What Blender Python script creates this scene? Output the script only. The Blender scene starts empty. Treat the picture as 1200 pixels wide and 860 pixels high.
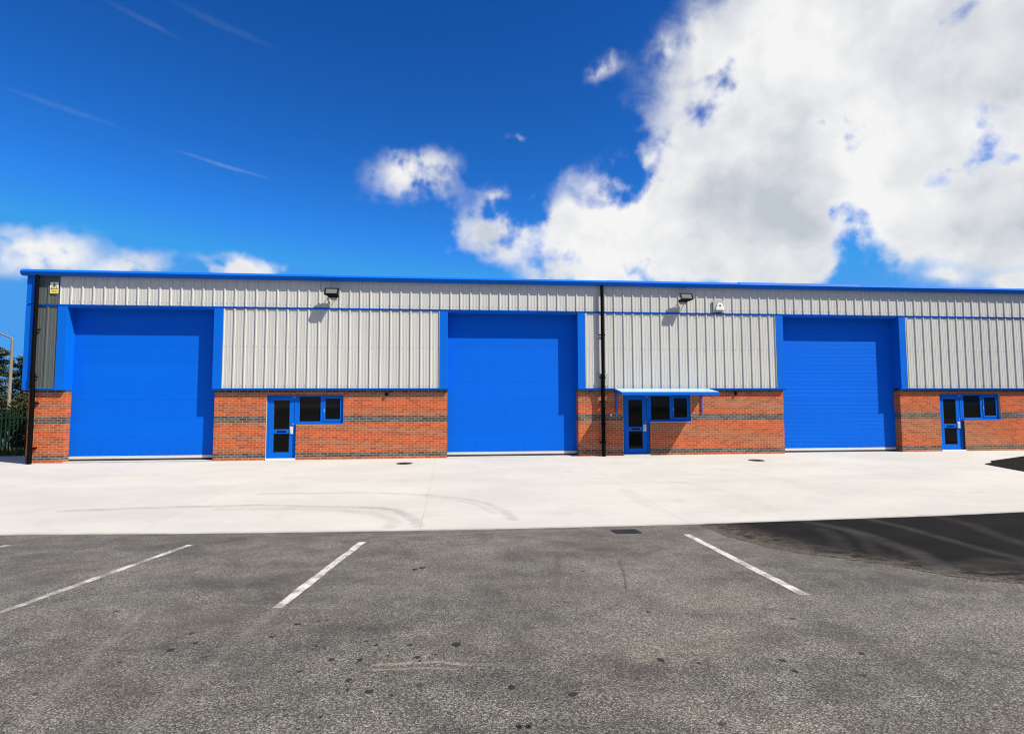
import bpy, bmesh, math, random
from mathutils import Vector, Matrix
R = math.radians
random.seed(7)
scene = bpy.context.scene
C = scene.collection

# ---------------------------------------------------------------- camera
cam_d = bpy.data.cameras.new("camera")
cam = bpy.data.objects.new("camera", cam_d); C.objects.link(cam)
cam_d.sensor_width = 36; cam_d.lens = 20.4; cam_d.clip_start = .05; cam_d.clip_end = 5000
r = Vector((0.994772, -0.102065, -0.003331)); u = Vector((-0.003572, -0.067375, 0.997721)); w = Vector((0.102057, 0.992494, 0.067387))
cam.matrix_world = Matrix(((r.x, u.x, -w.x, 12.0825), (r.y, u.y, -w.y, -19.6758), (r.z, u.z, -w.z, 1.7496), (0, 0, 0, 1)))
scene.camera = cam

# ---------------------------------------------------------------- light and exposure
SUN_AZ, SUN_EL = 124.0, 49.4          # clockwise from +Y, above the horizon
sd = bpy.data.lights.new("sun", 'SUN'); sun = bpy.data.objects.new("sun", sd); C.objects.link(sun)
sd.energy = 5.0; sd.angle = R(.5); sd.color = (1, .915, .75)
tosun = Vector((math.cos(R(SUN_EL))*math.sin(R(SUN_AZ)), math.cos(R(SUN_EL))*math.cos(R(SUN_AZ)), math.sin(R(SUN_EL))))
sun.rotation_euler = tosun.to_track_quat('Z', 'Y').to_euler(); sun.location = (30, -30, 40)
scene.view_settings.view_transform = 'Standard'; scene.view_settings.look = 'None'
scene.cycles.filter_width = 1.1
scene.view_settings.exposure = .85; scene.view_settings.gamma = 1.0

# ---------------------------------------------------------------- node helper
class G:
    def __init__(s, tree): s.t = tree; s.n = tree.nodes; s.l = tree.links
    def put(s, sock, v):
        if v is None: return
        if hasattr(v, 'is_linked') or hasattr(v, 'links'): s.l.new(v, sock)
        else:
            if sock.type == 'RGBA' and len(v) == 3: v = (*v, 1)
            sock.default_value = v
    def node(s, kind, ins=(), **kw):
        n = s.n.new(kind)
        for k, v in kw.items(): setattr(n, k, v)
        for k, v in (ins.items() if isinstance(ins, dict) else enumerate(ins)): s.put(n.inputs[k], v)
        return n
    def m(s, op, a, b=None, c=None, clamp=False):
        n = s.n.new('ShaderNodeMath'); n.operation = op; n.use_clamp = clamp
        for i, v in enumerate((a, b, c)): s.put(n.inputs[i], v)
        return n.outputs[0]
    def v(s, op, a, b=None, out=0):
        n = s.n.new('ShaderNodeVectorMath'); n.operation = op
        s.put(n.inputs[0], a)
        if b is not None: s.put(n.inputs['Scale' if op == 'SCALE' else 1], b)
        return n.outputs[out]
    def noise(s, vec, scale, detail=4, rough=.55, out=0, lac=2.0, dist=0.0):
        n = s.n.new('ShaderNodeTexNoise'); s.l.new(vec, n.inputs['Vector'])
        n.inputs['Scale'].default_value = scale; n.inputs['Detail'].default_value = detail
        n.inputs['Roughness'].default_value = rough; n.inputs['Distortion'].default_value = dist; n.inputs['Lacunarity'].default_value = lac
        return n.outputs[out]
    def vor(s, vec, scale, out='Distance', feature='F1', rnd=1.0):
        n = s.n.new('ShaderNodeTexVoronoi'); n.feature = feature; n.voronoi_dimensions = '2D'; s.l.new(vec, n.inputs['Vector'])
        n.inputs['Scale'].default_value = scale; n.inputs['Randomness'].default_value = rnd
        return n.outputs[out]
    def ss(s, x, a, b, lo=0.0, hi=1.0):
        n = s.n.new('ShaderNodeMapRange'); n.interpolation_type = 'SMOOTHSTEP'
        for i, v in enumerate((x, a, b, lo, hi)): s.put(n.inputs[i], v)
        return n.outputs[0]
    def mix(s, f, a, b, blend='MIX'):
        n = s.n.new('ShaderNodeMix'); n.data_type = 'RGBA'; n.blend_type = blend
        s.put(n.inputs['Factor'], f); s.put(n.inputs['A'], a) if False else None
        s.put(n.inputs[0], f); s.put(n.inputs[6], a); s.put(n.inputs[7], b)
        return n.outputs[2]
    def ramp(s, f, stops, interp='LINEAR'):
        n = s.n.new('ShaderNodeValToRGB'); s.l.new(f, n.inputs[0]); e = n.color_ramp; e.interpolation = interp
        while len(e.elements) < len(stops): e.elements.new(.5)
        for el, (p, c) in zip(e.elements, stops): el.position = p; el.color = (*c, 1)
        return n.outputs[0]

# ---------------------------------------------------------------- world: blue sky with fair-weather cloud
world = bpy.data.worlds.new("World"); scene.world = world; world.use_nodes = True
wt = world.node_tree; wt.nodes.clear(); g = G(wt)
sky = g.node('ShaderNodeTexSky', sky_type='NISHITA', sun_disc=False)
sky.sun_elevation = R(SUN_EL); sky.sun_rotation = R(SUN_AZ); sky.altitude = 600; sky.air_density = 1.0; sky.dust_density = .1; sky.ozone_density = 3.5
dirv = g.node('ShaderNodeTexCoord').outputs['Generated']
sx = g.node('ShaderNodeSeparateXYZ', [dirv])
az = g.m('MULTIPLY', g.m('ARCTAN2', sx.outputs[0], sx.outputs[1]), 57.29578)
el = g.m('MULTIPLY', g.m('ARCSINE', sx.outputs[2]), 57.29578)
P = g.node('ShaderNodeCombineXYZ', [az, el, 0.0]).outputs[0]
n1 = g.noise(P, .11, 4, .5, out=1)
n2 = g.noise(P, .45, 5, .55, out=1)
warp = g.v('ADD', g.v('SCALE', g.v('SUBTRACT', n1, (.5, .5, .5)), 5.0), g.v('SCALE', g.v('SUBTRACT', n2, (.5, .5, .5)), 1.1))
PW = g.v('ADD', P, warp)
def blob(vec, cx, cy, rx, ry, rot=0.0):
    mp = g.node('ShaderNodeMapping', [vec, (cx, cy, 0), (0, 0, R(rot)), (rx, ry, 1)], vector_type='TEXTURE')
    return g.m('SUBTRACT', 1.0, g.v('LENGTH', mp.outputs[0], out=1))
CL = [(40.3,24.5,16,10.5,-14.7,1),(31.4,25.6,10.6,9.6,-10.2,1),(45.5,16.4,10,6.0,-12.9,1),(23.2,18.9,10.5,4.6,-5.6,1),(34.3,17.5,13,5.0,-9.1,1),
 (14.4,17.3,7.4,3.0,-2.6,.8),(21,14.6,13,2.9,-3.9,1),(4.6,16.9,8.2,4.6,.2,.42),(10.5,18.6,5,2.4,0,.4),(11,15.6,6,2.4,0,.55),(-3.5,21.6,8.6,5.2,3.1,.34),(30.5,21.5,8,6,0,1),(45,22,6,5,0,1),(37,27,9,7,0,1),(4.0,20.2,3.6,2.4,20,.3),(-33.5,12.2,9.4,3.8,9.6,.30),(-27.8,11.7,7,2.6,7.8,.22),
 (-19.1,11.8,8.4,2.5,5.4,.3),(13.5,13,7,1.8,-1.9,.8),(29,12.3,9,2.2,-4.7,.9),(37.4,12.6,5.2,1.6,-7.7,.5),(46.1,11.7,3.8,1.7,-9.8,.5),(42.8,10.2,2.6,1.2,-7.7,.4),(47.2,9.1,2.4,1.1,-8.1,.45),
 (24.3,33.3,5.5,5.6,-8.9,.26),(15.5,30.7,5.0,2.8,-4.4,.08),(20.6,32.2,3.2,4.4,-6.9,.10),(6.4,25.9,3.6,2.8,-.4,-.04),(9.5,33.6,7,7,-2,-.16),(54.8,22.5,14,12,-22,1),(46,36,19,9.0,-19.8,1),(-37,7.5,3,1.2,5,.3),(-33,6.3,1.8,.8,5,.3)]
dens = None
for cx, cy, rx, ry, rot, s in CL:
    b = g.m('SUBTRACT', blob(PW, cx, cy, rx, ry, rot), 1.0-s)
    dens = b if dens is None else g.m('SMOOTH_MAX', dens, b, .55)
# the same sort of cloud goes on scattered over the rest of the sky
far = g.noise(P, .045, 3, .5)
wide = g.m('ADD', g.ss(g.m('ABSOLUTE', g.m('SUBTRACT', az, 6.0)), 52.0, 75.0, -1.0, 0.0), g.m('SUBTRACT', g.m('MULTIPLY', g.m('SUBTRACT', far, .5), 2.6), .15))
dens = g.m('MAXIMUM', dens, wide)
for cx, cy, rx, ry, rot in [(42.9,18.3,2.6,1.3,-12),(46.8,18.6,2.8,1.1,-14)]:
    dens = g.m('SUBTRACT', dens, g.m('MULTIPLY', g.m('MAXIMUM', blob(PW, cx, cy, rx, ry, rot), 0.0), 1.2))
streaky = g.v('MULTIPLY', g.v('ADD', P, g.v('SCALE', n2, 2.0)), (.75, 1.2, 1))
edge = g.noise(streaky, .20, 10, .60, dist=.35)
edge2 = g.noise(PW, .12, 4, .5)
body = g.ss(dens, -.75, .55, -.62, 2.0)
d2 = g.m('ADD', body, g.m('ADD', g.m('MULTIPLY', g.m('SUBTRACT', edge, .5), 1.15), g.m('MULTIPLY', g.m('SUBTRACT', edge2, .5), .55)))
alpha = g.m('POWER', g.ss(d2, -.05, 1.45), 1.15)
lump = g.noise(g.v('ADD', P, g.v('SCALE', warp, .7)), .075, 6, .5)
lump_up = g.noise(g.v('ADD', g.v('ADD', P, g.v('SCALE', warp, .7)), (-1.0, 2.2, 0)), .075, 6, .5)         # lit from the upper side
rel = g.m('SUBTRACT', lump, lump_up)
val = g.m('ADD', g.m('ADD', .53, g.m('MULTIPLY', rel, 2.4)), g.m('ADD', g.m('MULTIPLY', g.m('SUBTRACT', lump, .5), -1.7), g.m('MULTIPLY', g.m('SUBTRACT', edge, .5), .35)))
val = g.m('ADD', val, g.ss(d2, 1.7, .8, 0.0, .14))
ccol = g.ramp(val, [(.22, (7.8, 8.5, 9.5)), (.50, (11.0, 11.3, 11.7)), (.74, (13.4, 13.4, 13.4))])
# faint contrails
trail = None
for (ax, ay, bx, by, wd, st) in [(-25.3,21.5,-16.8,20.2,.22,.30),(-30.8,30.6,-24.6,29.5,.3,.12),(-37,23,-28.4,22.2,.3,.12),(-26.3,32,-16.5,30.6,.4,.08)]:
    L = math.hypot(bx-ax, by-ay)
    b = blob(g.v('ADD', P, g.v('SCALE', warp, .12)), (ax+bx)/2, (ay+by)/2, L/2*1.15, wd, math.degrees(math.atan2(by-ay, bx-ax)))
    b = g.m('MULTIPLY', g.ss(b, 0.0, .8), st)
    trail = b if trail is None else g.m('ADD', trail, b)
hsv = g.node('ShaderNodeHueSaturation', {'Hue': .502, 'Saturation': 1.2, 'Value': 1.25, 'Color': sky.outputs[0]})
sk = g.node('ShaderNodeGamma', [g.v('SCALE', hsv.outputs[0], .1), 1.55]).outputs[0]     # polarised blue
sk = g.v('MINIMUM', g.v('MULTIPLY', sk, (13.5, 27.0, 28.5)), (1.1, 5.0, 12.3))
sk = g.mix(g.m('MULTIPLY', trail, g.noise(P, 1.2, 4)), sk, (7, 8, 9.4))
col = g.mix(alpha, sk, ccol)
bg = g.node('ShaderNodeBackground', [g.v('SCALE', col, .758), .05])
wt.links.new(bg.outputs[0], g.node('ShaderNodeOutputWorld').inputs[0])

# ---------------------------------------------------------------- materials
def material(name, rough=.5, metal=0.0, spec=.5):
    m = bpy.data.materials.new(name); m.use_nodes = True
    n = m.node_tree.nodes; b = n['Principled BSDF']
    b.inputs['Roughness'].default_value = rough; b.inputs['Metallic'].default_value = metal; b.inputs['Specular IOR Level'].default_value = spec
    gg = G(m.node_tree); gg.b = b
    gg.pos = gg.node('ShaderNodeNewGeometry').outputs['Position']
    gg.obj = gg.node('ShaderNodeTexCoord').outputs['Object']
    gg.rnd = gg.node('ShaderNodeObjectInfo').outputs['Random']
    return m, gg
def bump(gg, h, strength, dist=.01):
    n = gg.node('ShaderNodeBump', {'Strength': strength, 'Distance': dist, 'Height': h}); gg.l.new(n.outputs[0], gg.b.inputs['Normal'])
def setc(gg, c): gg.put(gg.b.inputs['Base Color'], c)
def painted(name, col, rough=.4, dirt=.12, streak=True, var=.05, spec=.5, metal=0.0, grime=False):
    m, gg = material(name, rough, metal, spec)
    st = gg.v('MULTIPLY', gg.pos, (7.0, 7.0, .5))
    a = gg.noise(st, 1.0, 5, .6); b = gg.noise(gg.pos, .9, 4, .6); c = gg.noise(gg.pos, 18, 3, .6)
    f = gg.m('ADD', gg.m('MULTIPLY', gg.m('SUBTRACT', a, .5), dirt*1.3), gg.m('ADD', gg.m('MULTIPLY', gg.m('SUBTRACT', b, .5), dirt), gg.m('MULTIPLY', gg.m('SUBTRACT', c, .5), dirt*.5)))
    f = gg.m('ADD', f, gg.m('MULTIPLY', gg.m('SUBTRACT', gg.rnd, .5), var))
    k = gg.m('ADD', gg.m('MULTIPLY', f, .76), .76)
    if grime: k = gg.m('MULTIPLY', k, gg.m('SUBTRACT', 1.0, gg.m('MULTIPLY', gg.ss(gg.node('ShaderNodeSeparateXYZ', [gg.pos]).outputs[2], .9, .1), gg.m('MULTIPLY', gg.ss(a, .4, .7), .16))))
    setc(gg, gg.v('SCALE', gg.node('ShaderNodeCombineXYZ', col).outputs[0], k))
    gg.put(gg.b.inputs['Roughness'], gg.m('ADD', gg.m('MULTIPLY', gg.m('SUBTRACT', b, .5), .25), rough, clamp=True))
    bump(gg, c, .03, .01)
    return m
M = {}
BLUE = (.0006, .128, .66)
M['blue'] = painted('blue_paint', BLUE, .5, .10, spec=.10)
M['blue_door'] = painted('blue_door_coating', (.0004, .126, .72), .62, .09, spec=.07, grime=True)
M['blue_pale'] = painted('blue_painted_glare', (.36, .52, .74), .3, .10)  # paleness painted in for strong sun on the canopy sheet
M['clad'] = painted('silver_grey_cladding', (.545, .545, .53), .45, .06, var=.05, spec=.4)
M['clad_dark'] = painted('dark_grey_cladding', (.085, .10, .10), .45, .12, var=.05)
M['black'] = painted('black_plastic', (.0025, .0025, .0028), .6, .1, spec=.06)
M['white'] = painted('white_plastic', (.78, .78, .77), .4, .05)
M['galv'] = painted('galvanised_steel', (.42, .43, .43), .45, .15, metal=.3)
M['plate'] = painted('pale_grey_plate', (.42, .43, .43), .5, .1)
M['seal'] = painted('pale_aluminium_rail', (.62, .63, .64), .5, .12)
M['rubber'] = painted('dark_rubber', (.02, .02, .02), .8, .1)
M['fence'] = painted('dark_green_coating', (.006, .027, .018), .6, .1, spec=.15)
M['lamp'] = painted('lamp_column_grey', (.20, .18, .15), .6, .2)
M['yellow'] = painted('yellow_vinyl', (.80, .62, .02), .4, .05)
M['dark_yellow'] = painted('dull_yellow_print', (.42, .34, .03), .5, .05)
M['iron'] = painted('cast_iron', (.018, .016, .015), .6, .3)
M['void'] = painted('dark_interior', (.008, .008, .008), .9, .1)
M['roofm'] = painted('roof_sheet_grey', (.30, .31, .32), .5, .1)
m, gg = material('window_glass', .03, 0, .13); setc(gg, (.004, .0045, .0045))
bump(gg, gg.noise(gg.pos, 1.4, 2), .02, .02); M['glass'] = m
m, gg = material('lamp_glass', .12, 0, .6); setc(gg, (.11, .12, .12)); M['lampglass'] = m
# brick: one colour per brick from the mesh, fine grain from noise
m, gg = material('fired_brick', .85, 0, .2)
at = gg.node('ShaderNodeAttribute', attribute_name='tone').outputs['Color']
gr = gg.noise(gg.pos, 60, 4, .7); gr2 = gg.noise(gg.v('MULTIPLY', gg.pos, (9, 9, 26)), 1.0, 3, .6)
k = gg.m('ADD', .42, gg.m('ADD', gg.m('MULTIPLY', gr, .38), gg.m('MULTIPLY', gr2, .30)))
setc(gg, gg.v('SCALE', at, k)); bump(gg, gr, .4, .004); M['brick'] = m
m, gg = material('mortar', .9, 0, .15)
setc(gg, gg.ramp(gg.noise(gg.pos, 14, 4, .6), [(.3, (.36, .255, .17)), (.7, (.45, .335, .235))])); M['mortar'] = m

def seg(gg, p, ax, ay, bx, by):
    """distance from the ground point p to the segment a-b (metres)"""
    gr = bpy.data.node_groups.get('segment_distance')
    if not gr:
        gr = bpy.data.node_groups.new('segment_distance', 'ShaderNodeTree')
        for nm in ('P', 'A', 'B'): gr.interface.new_socket(nm, in_out='INPUT', socket_type='NodeSocketVector')
        gr.interface.new_socket('Distance', in_out='OUTPUT', socket_type='NodeSocketFloat')
        h = G(gr); gi = gr.nodes.new('NodeGroupInput'); go = gr.nodes.new('NodeGroupOutput')
        pa = h.v('SUBTRACT', gi.outputs[0], gi.outputs[1]); ba = h.v('SUBTRACT', gi.outputs[2], gi.outputs[1])
        t = h.m('DIVIDE', h.v('DOT_PRODUCT', pa, ba, out=1), h.v('DOT_PRODUCT', ba, ba, out=1), clamp=True)
        h.l.new(h.v('LENGTH', h.v('SUBTRACT', pa, h.v('SCALE', ba, t)), out=1), go.inputs[0])
    n = gg.n.new('ShaderNodeGroup'); n.node_tree = gr
    gg.l.new(p, n.inputs[0]); n.inputs[1].default_value = (ax, ay, 0); n.inputs[2].default_value = (bx, by, 0)
    return n.outputs[0]
def chain(gg, p, pts):
    d = None
    for a, b in zip(pts, pts[1:]):
        s = seg(gg, p, *a, *b); d = s if d is None else gg.m('MINIMUM', d, s)
    return d
def flat(gg): return gg.v('MULTIPLY', gg.pos, (1, 1, 0))

# concrete with tyre marks
m, gg = material('brushed_concrete', .85, 0, .2)
fp = flat(gg)
big = gg.noise(gg.v('MULTIPLY', fp, (.35, .6, 1)), 1.0, 5, .6); mid = gg.noise(fp, 3.0, 5, .65); fine = gg.noise(gg.pos, 90, 3, .7)
brush = gg.noise(gg.v('MULTIPLY', fp, (1.2, 14, 1)), 1.0, 4, .6)
k = gg.m('ADD', .86, gg.m('ADD', gg.m('MULTIPLY', big, .16), gg.m('ADD', gg.m('MULTIPLY', mid, .07), gg.m('ADD', gg.m('MULTIPLY', fine, .05), gg.m('MULTIPLY', brush, .06)))))
k = gg.m('ADD', k, gg.m('MULTIPLY', gg.m('SUBTRACT', gg.rnd, .5), .05))
base = gg.v('SCALE', gg.mix(gg.ss(big, .35, .65), (.342, .337, .330), (.362, .357, .349)), k)
wob = gg.v('ADD', fp, gg.v('SCALE', gg.v('SUBTRACT', gg.noise(fp, .8, 2, out=1), (.5, .5, .5)), .25))
wob = gg.v('MULTIPLY', wob, (1, 1, 0))
mk = None
for pts, wd, st in [
    ([(4.5,-7.3),(6.96,-7.2),(8.13,-7.25),(9.19,-7.5),(10.1,-7.72),(10.7,-7.85),(11.05,-8.1),(11.26,-8.52),(11.38,-8.9),(11.47,-9.4)], .16, .36),
    ([(7.5,-7.5),(9,-7.7),(9.94,-7.94),(10.65,-8.38),(10.92,-8.69),(11.06,-8.97),(11.0,-9.4)], .20, .22),
    ([(7.8,-6.0),(9.97,-6.07),(11.14,-6.44),(11.53,-6.58),(12.27,-7.03),(12.79,-7.58),(13.07,-8.41),(13.2,-9.1)], .14, .28),
    ([(11.53,-6.75),(12.15,-7.2),(12.6,-7.75),(12.85,-8.5)], .10, .16),
    ([(16.06,-6.3),(16.02,-7.17),(15.97,-7.89),(16.06,-8.7)], .22, .12),
    ([(16.0,-5.6),(16.63,-5.4),(17.84,-5.47),(18.4,-7.01),(18.3,-8.78)], .25, .09),
    ([(20,-3.8),(20.6,-5.5),(20.4,-7.4)], .25, .08)]:
    d = chain(gg, wob, pts)
    s = gg.m('MULTIPLY', gg.ss(d, wd, wd*.25), st); mk = s if mk is None else gg.m('MAXIMUM', mk, s)
mk = gg.m('MULTIPLY', mk, gg.ss(gg.noise(gg.v('MULTIPLY', fp, (2, 5, 1)), 1.6, 5, .65), .25, .6))
spl = gg.m('MULTIPLY', gg.ss(gg.noise(gg.v('MULTIPLY', fp, (.5, 1.6, 1)), .8, 6, .65), .56, .74), .10)
ke = chain(gg, fp, [(-10,-8.7),(0,-8.85),(4.65,-9.107),(7.49,-9.459),(10.26,-9.676),(13.09,-9.808),(16.06,-9.809),(19.37,-9.619),(23.15,-9.3),(28,-8.75)])
kerb = gg.m('MULTIPLY', gg.ss(ke, .16, .03), gg.ss(gg.noise(gg.v('MULTIPLY', fp, (1, 2, 1)), 2.0, 5, .65), .3, .62, .08, .42))
foot = gg.m('MULTIPLY', gg.ss(seg(gg, fp, -2, 0, 40, 0), .35, .0), gg.ss(gg.noise(fp, 2.6, 5, .65), .42, .66, 0.0, .22))
blot = gg.m('MULTIPLY', gg.ss(gg.noise(gg.v('ADD', fp, (9, 4, 0)), 1.1, 6, .68), .56, .72), .15)
setc(gg, gg.mix(gg.m('MAXIMUM', gg.m('MAXIMUM', kerb, foot), gg.m('ADD', gg.m('ADD', mk, spl), blot)), base, (.125, .12, .115)))
bump(gg, gg.m('ADD', fine, gg.m('MULTIPLY', brush, .6)), .25, .004); M['concrete'] = m
m, gg = material('joint_filler', .9); setc(gg, (.31, .30, .285)); M['joint'] = m

# old asphalt: exposed aggregate, oil spots, scratches, worn paint
def aggregate(gg, lo, hi, amount):
    fp = gg.pos
    st = gg.node('ShaderNodeSeparateColor', [gg.vor(fp, 92, 'Color')]).outputs[0]
    st2 = gg.node('ShaderNodeSeparateColor', [gg.vor(fp, 130, 'Color')]).outputs[0]
    dist = gg.vor(fp, 92)
    stone = gg.m('MULTIPLY', gg.m('POWER', gg.ss(st, .20, 1.0), 2.1), gg.ss(dist, .66, .30))
    stone = gg.m('ADD', gg.m('MULTIPLY', stone, .75), gg.m('MULTIPLY', gg.m('POWER', st2, 2.5), .55))
    return stone, dist
m, gg = material('worn_asphalt', .8, 0, .3)
fp = flat(gg)
stone, dist = aggregate(gg, 0, 0, 1)
n_l = gg.noise(fp, .45, 5, .62); n_m = gg.noise(fp, 2.2, 5, .65); n_s = gg.noise(fp, 11, 4, .65)
tone = gg.m('ADD', gg.m('MULTIPLY', n_l, .5), gg.m('ADD', gg.m('MULTIPLY', n_m, .35), gg.m('MULTIPLY', n_s, .25)))
bind = gg.ramp(tone, [(.36, (.015, .0142, .0130)), (.52, (.026, .0245, .0224)), (.70, (.046, .043, .0385))])
warm = gg.ss(gg.noise(gg.v('MULTIPLY', gg.v('ADD', fp, (31, 7, 0)), (.6, 1.3, 1)), .8, 5, .62), .47, .68)
bind = gg.mix(gg.m('MULTIPLY', warm, .45), bind, (.064, .047, .036))
stc = gg.mix(gg.noise(fp, 40, 1), (.20, .188, .168), (.68, .66, .62))
base = gg.mix(gg.m('MULTIPLY', stone, gg.ss(gg.m('ADD', gg.m('MULTIPLY', n_m, .6), gg.m('MULTIPLY', n_l, .5)), .34, .72, .20, .66)), bind, stc)
# oil drips: a scatter of small dark spots, thicker in the middle bays
vs = gg.v('MULTIPLY', fp, (1, 1, 0)); sp = gg.n.new('ShaderNodeTexVoronoi'); sp.voronoi_dimensions = '2D'; gg.l.new(gg.v('ADD', vs, gg.v('SCALE', gg.noise(fp, 9, 2, out=1), .05)), sp.inputs[0]); sp.inputs['Scale'].default_value = 4.2
pr = gg.node('ShaderNodeSeparateColor', [sp.outputs['Color']])
near = gg.ss(seg(gg, fp, 10.6, -14.6, 13.2, -16.2), 2.2, .2)
thr = gg.m('ADD', .03, gg.m('MULTIPLY', near, .05))
on = gg.m('LESS_THAN', pr.outputs[0], thr)
rad = gg.m('ADD', .075, gg.m('MULTIPLY', gg.m('POWER', pr.outputs[1], 2.0), .15))
spot = gg.m('MULTIPLY', on, gg.ss(gg.m('DIVIDE', sp.outputs['Distance'], rad), 1.0, .55))
base = gg.mix(gg.m('MULTIPLY', spot, .7), base, (.012, .0115, .0115))
# tyre polish, scrapes and old cracks
def mark(pts, wd, st, col, base, nz=3.0):
    d = chain(gg, wv, pts)
    f = gg.m('MULTIPLY', gg.m('MULTIPLY', gg.ss(d, wd, wd*.3), st), gg.ss(gg.noise(fp, nz*4, 4, .7), .3, .62))
    return gg.mix(f, base, col)
wv = gg.v('MULTIPLY', gg.v('ADD', fp, gg.v('SCALE', gg.v('SUBTRACT', gg.noise(fp, 3, 3, out=1), (.5, .5, .5)), .07)), (1, 1, 0))
base = mark([(11.54,-15.44),(12.0,-15.46),(12.18,-15.52)], .028, .62, (.27, .235, .175), base, 5)
base = mark([(11.53,-15.53),(11.9,-15.55),(12.12,-15.60)], .022, .5, (.25, .22, .17), base, 5)
base = mark([(12.1,-15.50),(12.5,-15.58)], .03, .25, (.2, .18, .15), base, 7)
base = mark([(13.49,-11.9),(13.3,-12.9),(13.12,-13.7)], .07, .55, (.05, .04, .032), base)
base = mark([(14.14,-12.5),(14.05,-13.0),(13.83,-13.85)], .022, .8, (.028, .025, .022), base)
base = mark([(10.48,-13.9),(10.42,-15.17),(10.36,-16.4)], .08, .13, (.27, .26, .245), base, 22)
base = mark([(9.25,-13.6),(9.4,-14.6),(9.8,-16.4)], .06, .13, (.27, .26, .245), base, 22)
base = mark([(10.5,-10.6),(10.9,-10.25),(11.6,-9.95),(12.6,-9.95)], .10, .6, (.036, .035, .034), base)
base = mark([(11.0,-10.1),(13.0,-10.05),(14.4,-10.0)], .08, .5, (.17, .145, .12), base)
setc(gg, base)
gg.put(gg.b.inputs['Roughness'], gg.m('SUBTRACT', .85, gg.m('MULTIPLY', spot, .3)))
bump(gg, gg.m('ADD', gg.m('MULTIPLY', stone, .8), gg.m('MULTIPLY', n_s, .3)), .55, .006); M['asphalt'] = m
# darker surfacing with dusty tyre tracks
m, gg = material('dark_surfacing', .9, 0, .06)
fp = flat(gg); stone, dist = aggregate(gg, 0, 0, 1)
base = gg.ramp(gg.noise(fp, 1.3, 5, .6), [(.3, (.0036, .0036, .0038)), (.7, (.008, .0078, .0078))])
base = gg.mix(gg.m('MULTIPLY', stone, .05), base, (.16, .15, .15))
wv = gg.v('MULTIPLY', gg.v('ADD', fp, gg.v('SCALE', gg.v('SUBTRACT', gg.noise(fp, 1.5, 3, out=1), (.5, .5, .5)), .12)), (1, 1, 0))
def dust(pts, wd, st):
    global base
    d = chain(gg, wv, pts)
    f = gg.m('MULTIPLY', gg.m('MULTIPLY', gg.ss(d, wd, wd*.15), st), gg.ss(gg.noise(fp, 2.2, 5, .65), .15, .7))
    base = gg.mix(f, base, (.042, .041, .040))
dust([(18.3,-9.4),(18.49,-10.8),(18.12,-12.5),(17.6,-13.6)], .22, .75)
dust([(19.66,-9.3),(19.5,-10.8),(19.2,-12.1),(19.05,-13.1),(18.6,-14.2)], .16, .65)
dust([(21.15,-9.3),(20.8,-10.6),(20.27,-11.6),(19.9,-12.6)], .2, .4)
dust([(18.1,-10.6),(17.85,-11.3),(17.33,-12.2)], .2, .35)
dust([(18.4,-10.9),(18.1,-11.6),(17.64,-12.35)], .16, .3)
dust([(17.9,-13.4),(18.6,-13.2),(19.0,-13.6)], .4, .5)
# grit swept up along the ragged edge
ed = chain(gg, wv, [(16.3,-9.9),(16.27,-10.97),(16.45,-11.95),(17.03,-12.81),(17.46,-13.63),(17.97,-14.11),(20.5,-15.1)])
f = gg.m('MULTIPLY', gg.ss(ed, .95, .0), gg.ss(gg.noise(fp, 4.5, 6, .72), .40, .62))
grit = gg.mix(gg.m('MULTIPLY', stone, .5), (.038, .034, .029), (.30, .28, .25))
base = gg.mix(gg.m('MULTIPLY', f, .85), base, grit)
base = gg.mix(gg.m('MULTIPLY', gg.ss(ed, .30, .0), gg.ss(gg.noise(fp, 9, 5, .7), .30, .52)), base, grit)
tip = gg.m('MULTIPLY', gg.ss(seg(gg, wv, 16.2, -9.6, 16.4, -11.8), 1.1, .1), gg.ss(gg.noise(fp, 6, 6, .75), .40, .60))
base = gg.mix(gg.m('MULTIPLY', tip, .8), base, grit)
setc(gg, base); bump(gg, stone, .5, .006); M['dark_ground'] = m
# worn white paint
m, gg = material('worn_road_paint', .7, 0, .3)
fp = flat(gg); stone, dist = aggregate(gg, 0, 0, 1)
wear = gg.m('ADD', gg.m('MULTIPLY', gg.noise(fp, 3.5, 5, .7), .6), gg.m('MULTIPLY', gg.noise(fp, 45, 4, .7), .42))
setc(gg, gg.mix(gg.ss(wear, .47, .60), gg.v('SCALE', gg.node('ShaderNodeCombineXYZ', [.56, .55, .525]).outputs[0], gg.m('ADD', .75, gg.m('MULTIPLY', stone, .3))), (.17, .163, .152)))
bump(gg, stone, .4, .005); M['paint'] = m
m, gg = material('worn_thin_road_paint', .7, 0, .3)
fp = flat(gg); stone, dist = aggregate(gg, 0, 0, 1)
wear = gg.m('ADD', gg.m('MULTIPLY', gg.noise(fp, 2.5, 5, .7), .6), gg.m('MULTIPLY', gg.noise(fp, 45, 4, .7), .42))
setc(gg, gg.mix(gg.ss(wear, .42, .56), (.46, .45, .43), (.14, .133, .125)))
bump(gg, stone, .4, .005); M['thin_paint'] = m
m, gg = material('meadow', .9, 0, .1)
setc(gg, gg.ramp(gg.noise(gg.pos, 1.2, 6, .7), [(.3, (.018, .030, .009)), (.7, (.045, .056, .018))])); M['meadow'] = m
def leafm(name, a, b):
    m, gg = material(name, .6, 0, .25)
    at = gg.node('ShaderNodeAttribute', attribute_name='tone').outputs['Fac']
    setc(gg, gg.mix(at, a, b)); gg.put(gg.b.inputs['Transmission Weight'], 0.0); return m
M['leaf_dark'] = leafm('dark_evergreen_foliage', (.009, .018, .008), (.030, .044, .016))
M['leaf_blue'] = leafm('grey_green_foliage', (.012, .020, .013), (.042, .052, .030))
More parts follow.
